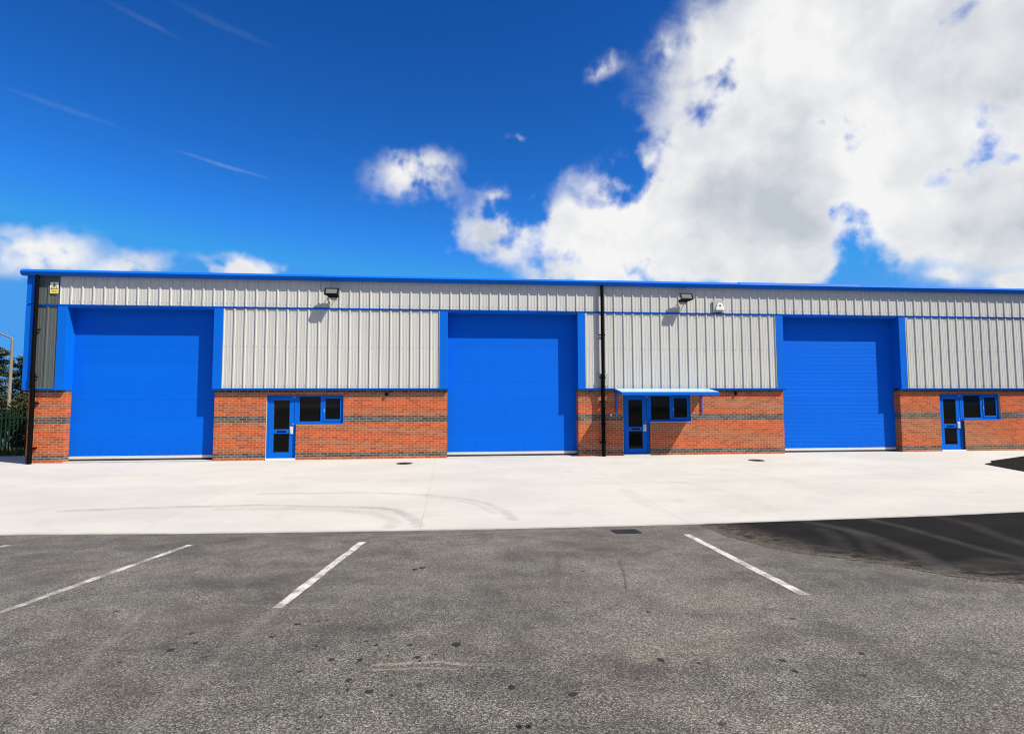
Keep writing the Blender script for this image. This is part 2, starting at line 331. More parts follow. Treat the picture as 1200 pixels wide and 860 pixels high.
M['leaf_olive'] = leafm('olive_green_foliage', (.016, .022, .006), (.050, .050, .014))
M['grassm'] = leafm('grass_blades', (.022, .038, .010), (.075, .09, .028))
M['bark'] = painted('bark', (.085, .062, .045), .9, .5)

# ---------------------------------------------------------------- mesh helpers
class MB:
    def __init__(s): s.v = []; s.f = []; s.c = []; s.mi = []
    def face(s, pts, col=None, mi=0):
        i = len(s.v); s.v += [tuple(p) for p in pts]; s.f.append(tuple(range(i, i+len(pts)))); s.c.append(col); s.mi.append(mi)
    def box(s, x0, x1, y0, y1, z0, z1, col=None, mi=0, skip=''):
        i = len(s.v)
        s.v += [(x0,y0,z0),(x1,y0,z0),(x1,y1,z0),(x0,y1,z0),(x0,y0,z1),(x1,y0,z1),(x1,y1,z1),(x0,y1,z1)]
        for k, f in (('b',(3,2,1,0)),('t',(4,5,6,7)),('f',(0,1,5,4)),('k',(2,3,7,6)),('l',(3,0,4,7)),('r',(1,2,6,5))):
            if k not in skip: s.f.append(tuple(i+j for j in f)); s.c.append(col); s.mi.append(mi)
        return s
    def prism(s, prof, x0, x1, axis='x', col=None, mi=0, caps=True):
        """closed profile of (a, z) points, anticlockwise, swept along an axis"""
        i = len(s.v); n = len(prof)
        for x in (x0, x1):
            s.v += [(x, a, b) if axis == 'x' else ((a, x, b) if axis == 'y' else (a, b, x)) for a, b in prof]
        for j in range(n):
            k = (j+1) % n; s.f.append((i+j, i+k, i+n+k, i+n+j)); s.c.append(col); s.mi.append(mi)
        if caps:
            s.f.append(tuple(i+j for j in reversed(range(n)))); s.f.append(tuple(i+n+j for j in range(n))); s.c += [col, col]; s.mi += [mi, mi]
        return s
    def tube(s, pts, rad, n=12, caps=True, col=None):
        rings = []; pts = [Vector(p) for p in pts]
        rad = rad if isinstance(rad, (list, tuple)) else [rad]*len(pts)
        for q, p in enumerate(pts):
            t = (pts[min(q+1, len(pts)-1)]-pts[max(q-1, 0)]).normalized()
            a = t.orthogonal().normalized() if q == 0 else (pa - t*pa.dot(t)).normalized()
            pa = a; b = t.cross(a); i = len(s.v)
            s.v += [tuple(p+rad[q]*(a*math.cos(2*math.pi*k/n)+b*math.sin(2*math.pi*k/n))) for k in range(n)]; rings.append(i)
        for i0, i1 in zip(rings, rings[1:]):
            for k in range(n): s.f.append((i0+k, i0+(k+1) % n, i1+(k+1) % n, i1+k)); s.c.append(col); s.mi.append(0)
        if caps:
            s.f.append(tuple(rings[0]+k for k in reversed(range(n)))); s.f.append(tuple(rings[-1]+k for k in range(n))); s.c += [col]*2; s.mi += [0]*2
        return s
    def build(s, name, mat, parent=None, bev=0.0, smooth=False, origin=None, recalc=True):
        me = bpy.data.meshes.new(name)
        o0 = Vector(origin) if origin else Vector((0, 0, 0))
        me.from_pydata([tuple(Vector(p)-o0) for p in s.v], [], s.f)
        for mt in (mat if isinstance(mat, (list, tuple)) else [mat]): me.materials.append(mt)
        if any(s.mi): me.polygons.foreach_set('material_index', s.mi)
        if any(c is not None for c in s.c):
            a = me.color_attributes.new('tone', 'FLOAT_COLOR', 'CORNER'); buf = []
            for c, p in zip(s.c, me.polygons):
                c = c or (.5, .5, .5); buf += [*c, 1.0]*p.loop_total
            a.data.foreach_set('color', buf)
        if bev or recalc:
            bm = bmesh.new(); bm.from_mesh(me)
            if recalc: bmesh.ops.recalc_face_normals(bm, faces=bm.faces)
            if bev: bmesh.ops.bevel(bm, geom=list(bm.edges), offset=bev, segments=1, affect='EDGES', clamp_overlap=True)
            bm.to_mesh(me); bm.free()
        if smooth:
            me.polygons.foreach_set('use_smooth', [True]*len(me.polygons)); me.set_sharp_from_angle(angle=R(40))
        o = bpy.data.objects.new(name, me); C.objects.link(o); o.location = o0
        if parent: o.parent = parent; o.matrix_parent_inverse = parent.matrix_world.inverted()
        return o
def empty(name, loc, label=None, cat=None, group=None, rz=0.0):
    o = bpy.data.objects.new(name, None); C.objects.link(o); o.location = loc; o.rotation_euler = (0, 0, rz); o.empty_display_size = .2
    o.matrix_world = Matrix.Translation(loc) @ Matrix.Rotation(rz, 4, 'Z')
    tag(o, label, cat, group); return o
def tag(o, label=None, cat=None, group=None, kind=None):
    for k, v in (('label', label), ('category', cat), ('group', group), ('kind', kind)):
        if v: o[k] = v
    return o
def box(name, x0, x1, y0, y1, z0, z1, mat, parent=None, bev=.004):
    return MB().box(x0, x1, y0, y1, z0, z1).build(name, mat, parent, bev)

# ---------------------------------------------------------------- ground
SL_A, SL_B = -.8007, -.04972           # the car park falls gently towards the gully by the concrete
def z_asph(y):
    if y > -17.5: return SL_A+SL_B*y
    return SL_A+SL_B*-17.5 + .02*(-17.5-y) if y > -24 else SL_A+SL_B*-17.5+.13
BORD = [(-40,-8.6),(-10,-8.7),(0,-8.85),(4.65,-9.107),(7.49,-9.459),(10.26,-9.676),(13.09,-9.808),(16.06,-9.809),(17.67,-9.716),(19.37,-9.619),(21.15,-9.516),(23.15,-9.3),(28,-8.75),(40,-7.2),(70,-3)]
def y_bord(x):
    for (x0, y0), (x1, y1) in zip(BORD, BORD[1:]):
        if x0 <= x <= x1: return y0+(y1-y0)*(x-x0)/(x1-x0)
    return BORD[-1][1]
def z_wall(x): return .02+.04*max(0, min(1, (x-2)/28))
def z_conc(x, y):
    yb = y_bord(x); zb = z_asph(yb)+.006
    if y >= 0: return z_wall(x)
    return z_wall(x)+(zb-z_wall(x))*(y/yb)
# asphalt: one sheet from the concrete edge back past the camera
xs = sorted(set([-40,-30,-20,-15]+[x*1.0 for x in range(-10, 45)]+[50, 60, 70]))
ts = [0, .1, .25, .4, .6, .8, 1.0]
mb = MB(); rows = []
for x in xs:
    yb = y_bord(x); col = []
    for y in [yb, yb-1, yb-2.5, yb-4.5, -15.5, -17.5, -20, -24, -40, -90]: col.append((x, y, z_asph(y)))
    rows.append(col)
for a, b in zip(rows, rows[1:]):
    for j in range(len(a)-1): mb.face([a[j], a[j+1], b[j+1], b[j]])
tag(mb.build('asphalt_car_park', M['asphalt']), kind='structure')
def patch_strip(name, pts_lo, pts_hi, zf, mat):
    mb = MB()
    for (a, b), (c, d) in zip(zip(pts_lo, pts_hi), zip(pts_lo[1:], pts_hi[1:])):
        n = 8
        for k in range(n):
            q = [(1-k/n, k/n), (1-(k+1)/n, (k+1)/n)]
            f = lambda p, s, t: (p[0][0]*s+p[1][0]*t, p[0][1]*s+p[1][1]*t)
            A = f((a, b), *q[0]); B = f((c, d), *q[0]); D = f((a, b), *q[1]); E = f((c, d), *q[1])
            mb.face([(p[0], p[1], zf(*p)) for p in (A, B, E, D)])
    return mb.build(name, mat)
# darker sheet over the asphalt, along the concrete edge
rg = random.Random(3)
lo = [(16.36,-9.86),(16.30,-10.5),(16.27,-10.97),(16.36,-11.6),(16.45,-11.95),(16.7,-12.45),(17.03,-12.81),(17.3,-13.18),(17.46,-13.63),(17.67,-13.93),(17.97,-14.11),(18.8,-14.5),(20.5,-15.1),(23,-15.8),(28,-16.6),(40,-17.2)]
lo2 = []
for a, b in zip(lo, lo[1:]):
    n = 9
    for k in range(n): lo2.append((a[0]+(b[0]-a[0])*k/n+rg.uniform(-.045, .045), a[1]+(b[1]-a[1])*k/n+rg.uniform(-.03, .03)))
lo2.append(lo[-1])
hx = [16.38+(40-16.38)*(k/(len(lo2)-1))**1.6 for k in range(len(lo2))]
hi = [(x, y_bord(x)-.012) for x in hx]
o = patch_strip('dark_surfacing', lo2, hi, lambda x, y: z_asph(y)+.004, M['dark_ground']); tag(o, kind='structure')
# oil drips on the asphalt
SPOTS = [(10.79,-14.48,0.035),(11.02,-14.4,0.016),(10.95,-14.42,0.016),(10.67,-14.77,0.025),(11.07,-15.04,0.015),(11.33,-14.65,0.021),(11.43,-14.97,0.018),(11.24,-15.32,0.021),(11.44,-15.35,0.026),(11.07,-15.51,0.017),(11.42,-15.69,0.021),(11.44,-15.83,0.013),(11.58,-15.88,0.037),(11.72,-15.95,0.014),(11.77,-15.1,0.026),(11.84,-15.35,0.024),(11.97,-15.31,0.016),(11.86,-15.42,0.016),(12.12,-15.13,0.041),(12.46,-15.93,0.026),(12.45,-16.43,0.017),(12.5,-16.43,0.015),(11.26,-16.31,0.012),(11.63,-15.29,0.013),(11.5,-15.07,0.014),(11.35,-16.18,0.013),(11.74,-16.19,0.012),(11.52,-15.06,0.016),(10.0,-14.98,0.038),(10.12,-14.84,0.026),(12.82,-16.07,0.031),(14.37,-15.73,0.024),(14.35,-15.91,0.023),(13.54,-15.61,0.03),(12.5,-16.43,0.019),(12.45,-16.42,0.019),(13.78,-15.7,0.018),(13.59,-12.93,0.03),(13.82,-14.54,0.023),(15.0,-15.68,0.024),(11.73,-12.49,0.051),(11.65,-12.57,0.04)]
m, gg = material('oil_stain', .6, 0, .15); setc(gg, gg.ramp(gg.noise(gg.pos, 60, 4, .7), [(.30, (.012, .011, .010)), (.7, (.034, .031, .028))])); M['oil'] = m
rg = random.Random(21); mb = MB()
for sx_, sy_, sr in SPOTS:
    sr *= .86; n = 11; e = rg.uniform(.8, 1.5); ph = [rg.uniform(.72, 1.22) for _ in range(n)]
    mb.face([(sx_+sr*ph[k]*math.cos(2*math.pi*k/n), sy_+sr*e*ph[k]*math.sin(2*math.pi*k/n), z_asph(sy_+sr*e*ph[k]*math.sin(2*math.pi*k/n))+.003) for k in range(n)])
tag(mb.build('oil_stains', M['oil']), kind='stuff')
# parking bay lines
def line_strip(x0, y0, x1, y1, wd, mat):
    mb = MB(); n = 10; d = Vector((x1-x0, y1-y0)).normalized(); p = Vector((-d.y, d.x))*wd/2
    rr = random.Random(int(x0*100)); j = [rr.uniform(-.02, .02) for _ in range(2*n+2)]
    for k in range(n):
        a = Vector((x0, y0)).lerp(Vector((x1, y1)), k/n); b = Vector((x0, y0)).lerp(Vector((x1, y1)), (k+1)/n)
        q = [a-p*(1+j[k]*9), b-p*(1+j[k+1]*9), b+p*(1+j[n+k]*9), a+p*(1+j[n+k+1]*9)]
        mb.face([(v.x, v.y, z_asph(v.y)+.004) for v in q])
    o = mb.build('parking_line', mat); tag(o, kind='structure'); return o
line_strip(5.48, -10.1, 5.25, -12.9, .09, M['thin_paint'])
line_strip(8.23, -10.5, 7.93, -14.4, .09, M['thin_paint'])
line_strip(10.75, -10.66, 10.475, -13.97, .10, M['paint'])
line_strip(15.75, -10.75, 15.50, -14.22, .10, M['paint'])
# concrete yard: joint filler sheet below, slabs above
mb = MB()
XS = [-22, -16, -11.5, -6.9, -2.3, 2.3, 6.9, 11.55, 16.2, 20.8, 25.4, 30, 34.6, 39.2, 45]
for a, b in zip(XS, XS[1:]):
    n = 3
    for k in range(n):
        x0 = a+(b-a)*k/n; x1 = a+(b-a)*(k+1)/n
        for t0, t1 in ((0, .35), (.35, .7), (.7, 1)):
            f = lambda x, t: (x, (1-t)*.0+t*(y_bord(x)+.02), z_conc(x, t*(y_bord(x)+.02))-.008)
            mb.face([f(x0, t1), f(x1, t1), f(x1, t0), f(x0, t0)])
        mb.face([(x0, 0, z_conc(x0, 0)-.02), (x1, 0, z_conc(x1, 0)-.02), (x1, 3.1, z_conc(x1, 0)-.02), (x0, 3.1, z_conc(x0, 0)-.02)])
yard = tag(mb.build('concrete_yard', M['joint']), kind='structure')
def slab(x0, x1, f0, f1):
    """f0, f1: y of the far and near edge as functions of x"""
    mb = MB(); nx, ny = 5, 4; j = .0015
    x0 += j; x1 -= j
    P = [[None]*(ny+1) for _ in range(nx+1)]
    for i in range(nx+1):
        x = x0+(x1-x0)*i/nx
        for k in range(ny+1):
            y = f0(x)-j+(f1(x)-f0(x)+2*j)*k/ny
            P[i][k] = (x, y, z_conc(x, y))
    for i in range(nx):
        for k in range(ny): mb.face([P[i][k+1], P[i+1][k+1], P[i+1][k], P[i][k]])
    dn = lambda p: (p[0], p[1], p[2]-.12)
    rim = [P[i][0] for i in range(nx+1)]+[P[nx][k] for k in range(1, ny+1)]+[P[i][ny] for i in range(nx-1, -1, -1)]+[P[0][k] for k in range(ny-1, 0, -1)]
    for a, b in zip(rim, rim[1:]+rim[:1]): mb.face([a, b, dn(b), dn(a)])
    mb.build('concrete_slab', M['concrete'], yard)
for a, b in zip(XS, XS[1:]):
    slab(a, b, lambda x: -.002, lambda x: y_bord(x)*.5)
    slab(a, b, lambda x: y_bord(x)*.5, lambda x: y_bord(x)+.014)
for a, b in zip([-22, -16, -11.5, -6.9], [-16, -11.5, -6.9, -1.24]): slab(a, b, lambda x: 3.1, lambda x: .01)
# dark sheet just above the concrete at the right
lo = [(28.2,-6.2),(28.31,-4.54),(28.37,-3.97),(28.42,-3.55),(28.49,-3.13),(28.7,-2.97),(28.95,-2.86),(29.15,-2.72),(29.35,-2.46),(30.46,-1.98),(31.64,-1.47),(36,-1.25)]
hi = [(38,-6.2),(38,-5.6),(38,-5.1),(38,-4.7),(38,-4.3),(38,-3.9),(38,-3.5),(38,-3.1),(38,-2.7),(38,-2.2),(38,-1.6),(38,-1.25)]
o = patch_strip('dark_patch', lo, hi, lambda x, y: z_conc(x, y)+.005, M['dark_ground']); tag(o, kind='structure')
# grass verge and open ground behind
def sheet(name, pts, mat):
    mb = MB(); mb.face(pts); return tag(mb.build(name, mat), kind='structure')
sheet('grass_verge', [(-60, 3.1, .0), (-1.24, 3.1, .0), (-1.24, 60, -.05), (-60, 60, -.05)], M['meadow'])
sheet('ground', [(-2500, -1500, -.9), (2500, -1500, -.9), (2500, 3500, -.9), (-2500, 3500, -.9)], M['meadow'])
rg = random.Random(11); mb = MB()
for k in range(9000):
    x = rg.uniform(-11, -1.3); y = 3.12+abs(rg.gauss(0, 1.3)); h = rg.uniform(.05, .17)*(1+.8*(y > 4.4)); a = rg.uniform(0, 6.28); t = rg.random()
    dx, dy = .012*math.cos(a), .012*math.sin(a); lx, ly = rg.uniform(-.06, .06), rg.uniform(-.06, .06)
    mb.face([(x-dx, y-dy, -.01), (x+dx, y+dy, -.01), (x+lx, y+ly, h)], (t, t, t))
o = mb.build('grass', M['grassm'], recalc=False); tag(o, kind='stuff')

# ---------------------------------------------------------------- the industrial building
B = empty('industrial_building', (12, 0, 0), 'long single storey industrial unit with blue roller doors, grey cladding and red brick base', 'building')
XL, XR = -1.15, 36.0
DOORS = [(-.07, 4.43), (11.91, 16.39), (23.85, 28.36)]
PIERS = [(XL, -.07, []), (4.43, 11.91, [6.05]), (16.39, 23.85, [17.97]), (28.36, XR, [29.92])]
ZP = 2.2875                             # top of the brickwork
reds = [(.47,.090,.025),(.50,.100,.028),(.44,.080,.024),(.52,.112,.033),(.39,.072,.026),(.48,.104,.032)]
blues = [(.070,.062,.064),(.090,.080,.082),(.058,.052,.056),(.12,.105,.10)]
rb = random.Random(5)
def tone(k):
    c = rb.choice(blues) if k in (1, 2, 16, 17, 18, 29) else (rb.choice(reds) if rb.random() > .05 else (.30, .085, .045))
    f = rb.uniform(.88, 1.08); return tuple(x*f for x in c)
def brick_run(mb, u0, u1, put, holes, flip=False):
    """courses of stretchers from u0 to u1; put(u0,u1,z0,z1,proud,colour) makes one brick; holes: (u0,u1,z0,z1)"""
    for k in range(-1, 30):
        z0 = .0375+.075*k+.007; z1 = z0+.061
        u = u0 - (.1125 if (k+flip) % 2 else 0)
        while u < u1-.01:
            a, b = max(u, u0), min(u+.212, u1)
            parts = [(a, b)]
            for h0, h1, hz0, hz1 in holes:
                if z1 > hz0+.01 and z0 < hz1-.01:
                    nx = []
                    for p, q in parts:
                        if q <= h0 or p >= h1: nx.append((p, q)); continue
                        if p < h0: nx.append((p, h0))
                        if q > h1: nx.append((h1, q))
                    parts = nx
            for p, q in parts:
                if q-p > .02: put(p, q, z0, z1, rb.uniform(0, .0022), tone(k))
            u += .225
def holes_for(x): return [(x, x+.953, -1, 2.1375), (x+.95, x+2.457, 1.1925, 2.1375)]
for x0, x1, hs in PIERS:
    holes = [h for x in hs for h in holes_for(x)]
    mb = MB()                            # mortar bed behind the brick faces
    if not hs: mb.box(x0+.004, x1-.004, .0015, .31, -.1, ZP-.001)
    else:
        a = hs[0]
        mb.box(x0+.004, a+.004, .0015, .31, -.1, ZP-.001)
        mb.box(a+.957-.006+.002, a+2.461, .0016, .31, -.1, 1.1885)
        mb.box(a+2.453, x1-.004, .0015, .31, -.1, ZP-.0011)
        mb.box(a+.002, a+2.455, .0017, .31, 2.1415, ZP-.0012)
    pl = mb.build('brick_wall', M['mortar'], B)
    bk = MB()
    brick_run(bk, x0, x1, lambda a, b, z0, z1, p, c: bk.box(a, b, -p, .102, z0, z1, c, skip='k'), holes)
    # returns of the piers into the door openings (and the end of the building)
    brick_run(bk, .113, .30, lambda a, b, z0, z1, p, c: bk.box(x1-.1, x1+p*.5, a, b, z0, z1, c, skip='l'), [], True)
    brick_run(bk, .113, .30, lambda a, b, z0, z1, p, c: bk.box(x0-p*.5, x0+.1, a, b, z0, z1, c, skip='r'), [], True)
    o = bk.build('bricks', M['brick'], pl, recalc=False); o['kind'] = 'stuff'

# solid structure behind the cladding, side walls and roof
YD = 24.0
box('backing_wall', XL+.0, XR, -.03, .29, 4.995, 5.93, M['void'], B, 0)
for x0, x1, hs in PIERS: box('backing_wall', x0+.03, x1-.03, -.03, .285, ZP+.002, 4.994, M['void'], B, 0)
box('side_wall', XL+.002, XL+.3, .312, YD, -.2, ZP, M['brick'] if False else M['mortar'], B, 0)
box('side_wall', XR-.3, XR-.002, .312, YD, -.2, ZP, M['mortar'], B, 0)
box('rear_wall', XL+.3, XR-.3, YD-.3, YD-.001, -.2, 5.9, M['clad'], B, 0)
box('floor_slab', XL+.3, XR-.3, .0, YD-.3, -.2, .045, M['joint'], B, 0)
def side_clad(x, s):
    y = -.04
    while y < YD:
        y1 = min(y+1.0, YD)
        prof = [(x, y)]
        for k in range(3):
            c = y+.167+k*.333
            if c+.04 < y1: prof += [(x, c-.035), (x+s*.03, c-.017), (x+s*.03, c+.017), (x, c+.035)]
        prof += [(x, y1-.001), (x-s*.06, y1-.001), (x-s*.06, y)]
        MB().prism(prof, 2.36, 5.9, 'z').build('cladding_sheet', M['clad_dark'], B)
        y = y1
side_clad(XL-.08, -1); side_clad(XR+.08, 1)
mb = MB()
for s, y0, y1 in ((1, -.1, YD/2), (-1, YD/2, YD+.1)):
    z0 = 5.94 if s > 0 else 5.94+(YD/2+.1)*.1; z1 = 5.94+(YD/2+.1)*.1 if s > 0 else 5.94
    mb.prism([(y0, z0), (y1, z1), (y1, z1+.1), (y0, z0+.1)], XL-.12, XR+.12, 'x')
mb.build('roof', M['roofm'], B)
for x in (XL-.1, XR+.1):
    mb = MB(); mb.prism([(0, 5.895), (YD, 5.895), (YD/2, 5.93+(YD/2)*.1)], x-.03, x+.03, 'x'); mb.build('gable_end', M['clad_dark'], B)

# profiled cladding: one-metre sheets with three ribs each
def rib_profile(x0, x1, yf=-.08, dep=.030):
    """front outline of a sheet from x0 to x1, ribs at every third of a metre, two shallow swages between"""
    pts = [(x0, yf)]; k = math.floor(x0*3)-1
    while k/3 < x1+.1:
        c = k/3+.020
        loc = [(-.034, 0), (-.017, dep), (.017, dep), (.034, 0)]
        for q in (.115, .218): loc += [(q-.018, 0), (q-.009, .0045), (q+.009, .0045), (q+.018, 0)]
        for dx, dy in loc:
            x = c+dx
            if x0+.002 < x < x1-.002: pts.append((x, yf-dy))
        k += 1
    pts.append((x1, yf)); return pts
def sheet_part(x0, x1, z0, z1, mat):
    mb = MB(); prof = rib_profile(x0, x1)+[(x1, -.035), (x0, -.035)]
    mb.prism(prof, z0, z1, 'z'); return mb.build('cladding_sheet', mat, B)
def sheets(x0, x1, z0, z1, mat):
    k = math.floor(x0)-1; cuts = [x0]
    while k+.18 < x1:
        if x0+.12 < k+.18 < x1-.12: cuts.append(k+.18)
        k += 1
    cuts.append(x1)
    for a, b in zip(cuts, cuts[1:]): sheet_part(a+.0006, b-.0006, z0, z1, mat)
sheets(-1.045, -.335, 5.022, 5.925, M['clad_dark']); sheets(-1.045, -.34, 2.362, 4.954, M['clad_dark'])
sheets(-.33, XR, 5.022, 5.925, M['clad'])
sheets(4.66, 11.66, 2.362, 4.954, M['clad']); sheets(16.63, 23.60, 2.362, 4.954, M['clad']); sheets(28.61, XR, 2.362, 4.954, M['clad'])
scr = MB(); rs = random.Random(9)
def fixings(x0, x1, zs):
    k = math.ceil(x0*3)
    while k/3+.30 < x1:
        for z in zs:
            for dx in (.075, .27):
                x = k/3+dx+rs.uniform(-.006, .006)
                if x0+.03 < x < x1-.03 and rs.random() < .92: scr.box(x-.011, x+.011, -.087, -.079, z-.011, z+.011, skip='k')
        k += 1
fixings(-.33, XR, (5.12, 5.83))
for a, b in ((4.66, 11.66), (16.63, 23.60), (28.61, XR)): fixings(a, b, (2.45, 3.72, 4.86))
scr.build('fixing_screws', M['galv'], B)['kind'] = 'stuff'
# rail between upper and lower cladding, drip flashings over the brick
def flashing(x0, x1):
    while x0 < x1-.01:
        xe = min(x0+3.0, x1)
        MB().prism([(-.106, 4.957), (-.036, 4.957), (-.036, 5.020), (-.06, 5.020), (-.132, 4.998)], x0+.0015, xe-.0015, 'x').build('flashing', M['blue'], B, .002)
        x0 = xe
flashing(XL-.12, XR)
for x0, x1 in ((XL-.12, -.345), (4.40, 11.94), (16.36, 23.88), (28.33, XR)):
    MB().prism([(-.108, 2.290), (-.0, 2.290), (-.0, 2.360), (-.115, 2.360), (-.136, 2.346)], x0, x1, 'x').build('drip_flashing', M['blue'], B)
# corner flashing at the left end
box('corner_flashing', XL-.125, -1.05, -.128, -.034, 2.300, 4.955, M['blue'], B)
box('corner_flashing', XL-.122, -1.05, -.126, -.034, 5.022, 5.925, M['blue'], B)
box('corner_flashing', XL-.125, XL-.082, -.033, .3, 2.300, 5.925, M['blue'], B)
# blue jambs either side of each opening
for i, (a, b) in enumerate(DOORS):
    MB().prism([(a-.262, -.118), (a+.012, -.118), (a+.012, .33), (a-.02, .33), (a-.02, -.036), (a-.262, -.036)], 2.302 if i == 0 else 2.3605, 4.956, 'z').build('door_jamb', M['blue'], B, .002)
    MB().prism([(b+.245, -.118), (b+.245, -.036), (b+.02, -.036), (b+.02, .33), (b-.045 if i == 0 else b-.015, .33), (b-.045 if i == 0 else b-.015, -.118)], 2.3605, 4.956, 'z').build('door_jamb', M['blue'], B, .002)
    for xx in ((b+.249, b+.272),): box('jamb_trim', xx[0], xx[1], -.112, -.036, 2.3605, 4.956, M['clad'], B, .002)
    if i: box('jamb_trim', a-.284, a-.266, -.112, -.036, 2.3605, 4.956, M['clad'], B, .002)
    box('door_head', a+.013, b-.05, -.10, .33, 4.925, 4.956, M['blue'], B, .002)
# eaves gutter in lengths
x = XL-.24; rg = random.Random(2); gl = []
cuts = [x, 3.2, 7.8, 12.6, 17.4, 22.2, 26.8, 31.4, XR+.2]
for i, (a, b) in enumerate(zip(cuts, cuts[1:])):
    t = .012*rg.uniform(-1, 1)+(.03 if i == 5 else 0)
    MB().prism([(-.252, 5.925), (-.20, 5.897), (.0, 5.925), (.0, 6.10), (-.14, 6.10+t), (-.235, 6.088+t*.5), (-.305, 6.012)], a+.001, b-.001, 'x').build('gutter_length', M['blue'], B, .003)
# roller doors of horizontal insulated panels
def roller_door(a, b, ribs, label=None):
    a -= .0; b += .0
    d = MB().box(a-.05, b+.05, .345, .40, .06, 4.95).build('roller_door', M['void'], B)
    if label: d['label'] = label
    n = 8; z0, z1 = .205, 4.95; hgt = (z1-z0)/n
    for k in range(n):
        p0 = z0+k*hgt+.001; p1 = z0+(k+1)*hgt-.001; zs = [p0]
        prof = [(.302, p0), (.300, p0+.003)]
        m_ = ribs
        for q in range(1, m_+1):
            zc = p0+(p1-p0)*q/(m_+1)
            e = .0035 if ribs > 1 else .0009
            prof += [(.300, zc-.012), (.300+e, zc-.005), (.300+e, zc+.005), (.300, zc+.012)]
        prof += [(.300, p1-.003), (.302, p1), (.343, p1), (.343, p0)]
        MB().prism(prof, a-.04, b+.04, 'x').build('door_panel', M['blue_door'], d)
    box('bottom_rail', a-.03, b+.03, .297, .342, .112, .2, M['seal'], d, .003)
    box('rubber_seal', a-.03, b+.03, .30, .34, .062, .109, M['rubber'], d, .004)
for i, (a, b) in enumerate(DOORS):
    roller_door(a, b, 3 if i == 2 else 1, 'roller door with closely spaced horizontal ribs' if i == 2 else None)
    box('threshold', a+.004, b-.004, .004, .32, -.02, .052, M['concrete'], B, .006)

# entrance doors with their side windows
def frame_ring(mb, x0, x1, y0, y1, z0, z1, wl, wr, wb, wt):
    mb.box(x0, x0+wl, y0, y1, z0, z1); mb.box(x1-wr, x1, y0, y1, z0, z1)
    mb.box(x0+wl, x1-wr, y0+.0005, y1-.0005, z1-wt, z1); mb.box(x0+wl, x1-wr, y0+.0005, y1-.0005, z0, z0+wb)
def entrance(x, zt):
    Y0, Y1 = .075, .145
    f = MB(); frame_ring(f, x+.003, x+.953, Y0, Y1, zt, 2.134, .052, .075, .02, .045)
    d = f.build('entrance_door', M['blue'], B, .003)
    lf = MB(); a, b, z0, z1 = x+.060, x+.872, zt+.024, 2.082
    frame_ring(lf, a, b, Y0+.012, Y1-.008, z0, z1, .155, .155, .16, .115)
    lf.box(a+.155, b-.155, Y0+.0125, Y1-.0085, zt+.795, zt+.93)
    lf.build('door_leaf', M['blue'], d, .003)
    MB().box(a+.15, b-.15, Y0+.035, Y0+.047, zt+.925, z1-.11).build('glass_pane', M['glass'], d)
    MB().box(a+.15, b-.15, Y0+.035, Y0+.047, z0+.155, zt+.80).build('glass_pane', M['glass'], d)
    bd = MB()
    for p0, p1, q0, q1 in ((a+.155, b-.155, zt+.93, z1-.115), (a+.155, b-.155, z0+.16, zt+.795)): frame_ring(bd, p0, p1, Y0+.022, Y0+.034, q0, q1, .014, .014, .014, .014)
    bd.build('glazing_bead', M['rubber'], d)
    mb = MB().box(a+.27, b-.25, Y0+.002, Y0+.0115, zt+.838, zt+.885).build('letter_plate', M['black'], d, .002)
    h = MB().box(b-.135, b-.025, Y0-.014, Y0+.011, zt+.78, zt+1.02); hb = h.build('handle_plate', M['seal'], d, .004)
    MB().tube([(b-.08, Y0-.012, zt+.84), (b-.08, Y0-.05, zt+.85), (b-.08, Y0-.05, zt+.95), (b-.08, Y0-.012, zt+.96)], .009, 8).build('pull_handle', M['seal'], d, smooth=True)
    box('door_closer', b-.06, b+.045, Y0-.006, Y0+.011, z1-.025, z1-.002, M['galv'], d, .002)
    box('lock', b-.055, b-.02, Y0-.006, Y0+.011, zt+1.08, zt+1.12, M['galv'], d, .003)
    box('door_sill', x+.004, x+.95, -.03, .16, -.05, zt-.003, M['white'], d, .006)
    # window to the right
    x0, x1, z0, z1 = x+.956, x+2.455, 1.197, 2.134
    f = MB(); frame_ring(f, x0, x1, Y0+.002, Y1, z0, z1, .075, .06, .075, .05)
    f.box(x0+.795-.045, x0+.795+.045, Y0+.0025, Y1-.001, z0+.075, z1-.05)
    wd = f.build('window', M['blue'], B, .003)
    box('window_sill', x0-.003, x1-.004, -.012, Y0+.001, z0-.002, z0+.024, M['blue'], wd, .003)
    MB().box(x0+.07, x0+.76, Y0+.035, Y0+.047, z0+.07, z1-.045).build('glass_pane', M['glass'], wd)
    s = MB(); frame_ring(s, x0+.842, x1-.062, Y0-.012, Y0+.05, z0+.077, z1-.052, .06, .06, .065, .06); sh = s.build('casement', M['blue'], wd, .003)
    MB().box(x0+.897, x1-.117, Y0+.020, Y0+.032, z0+.137, z1-.107).build('glass_pane', M['glass'], wd)
    box('window_latch', x0+.86, x0+.875, Y0-.02, Y0-.011, z0+.38, z0+.48, M['seal'], wd, .002)
    MB().box(x+.0, x+2.46, .16, .30, .0, 2.14).build('dark_lining', M['void'], wd)
for x, zt in ((6.05, .085), (17.97, .085), (29.92, .105)): entrance(x, zt)

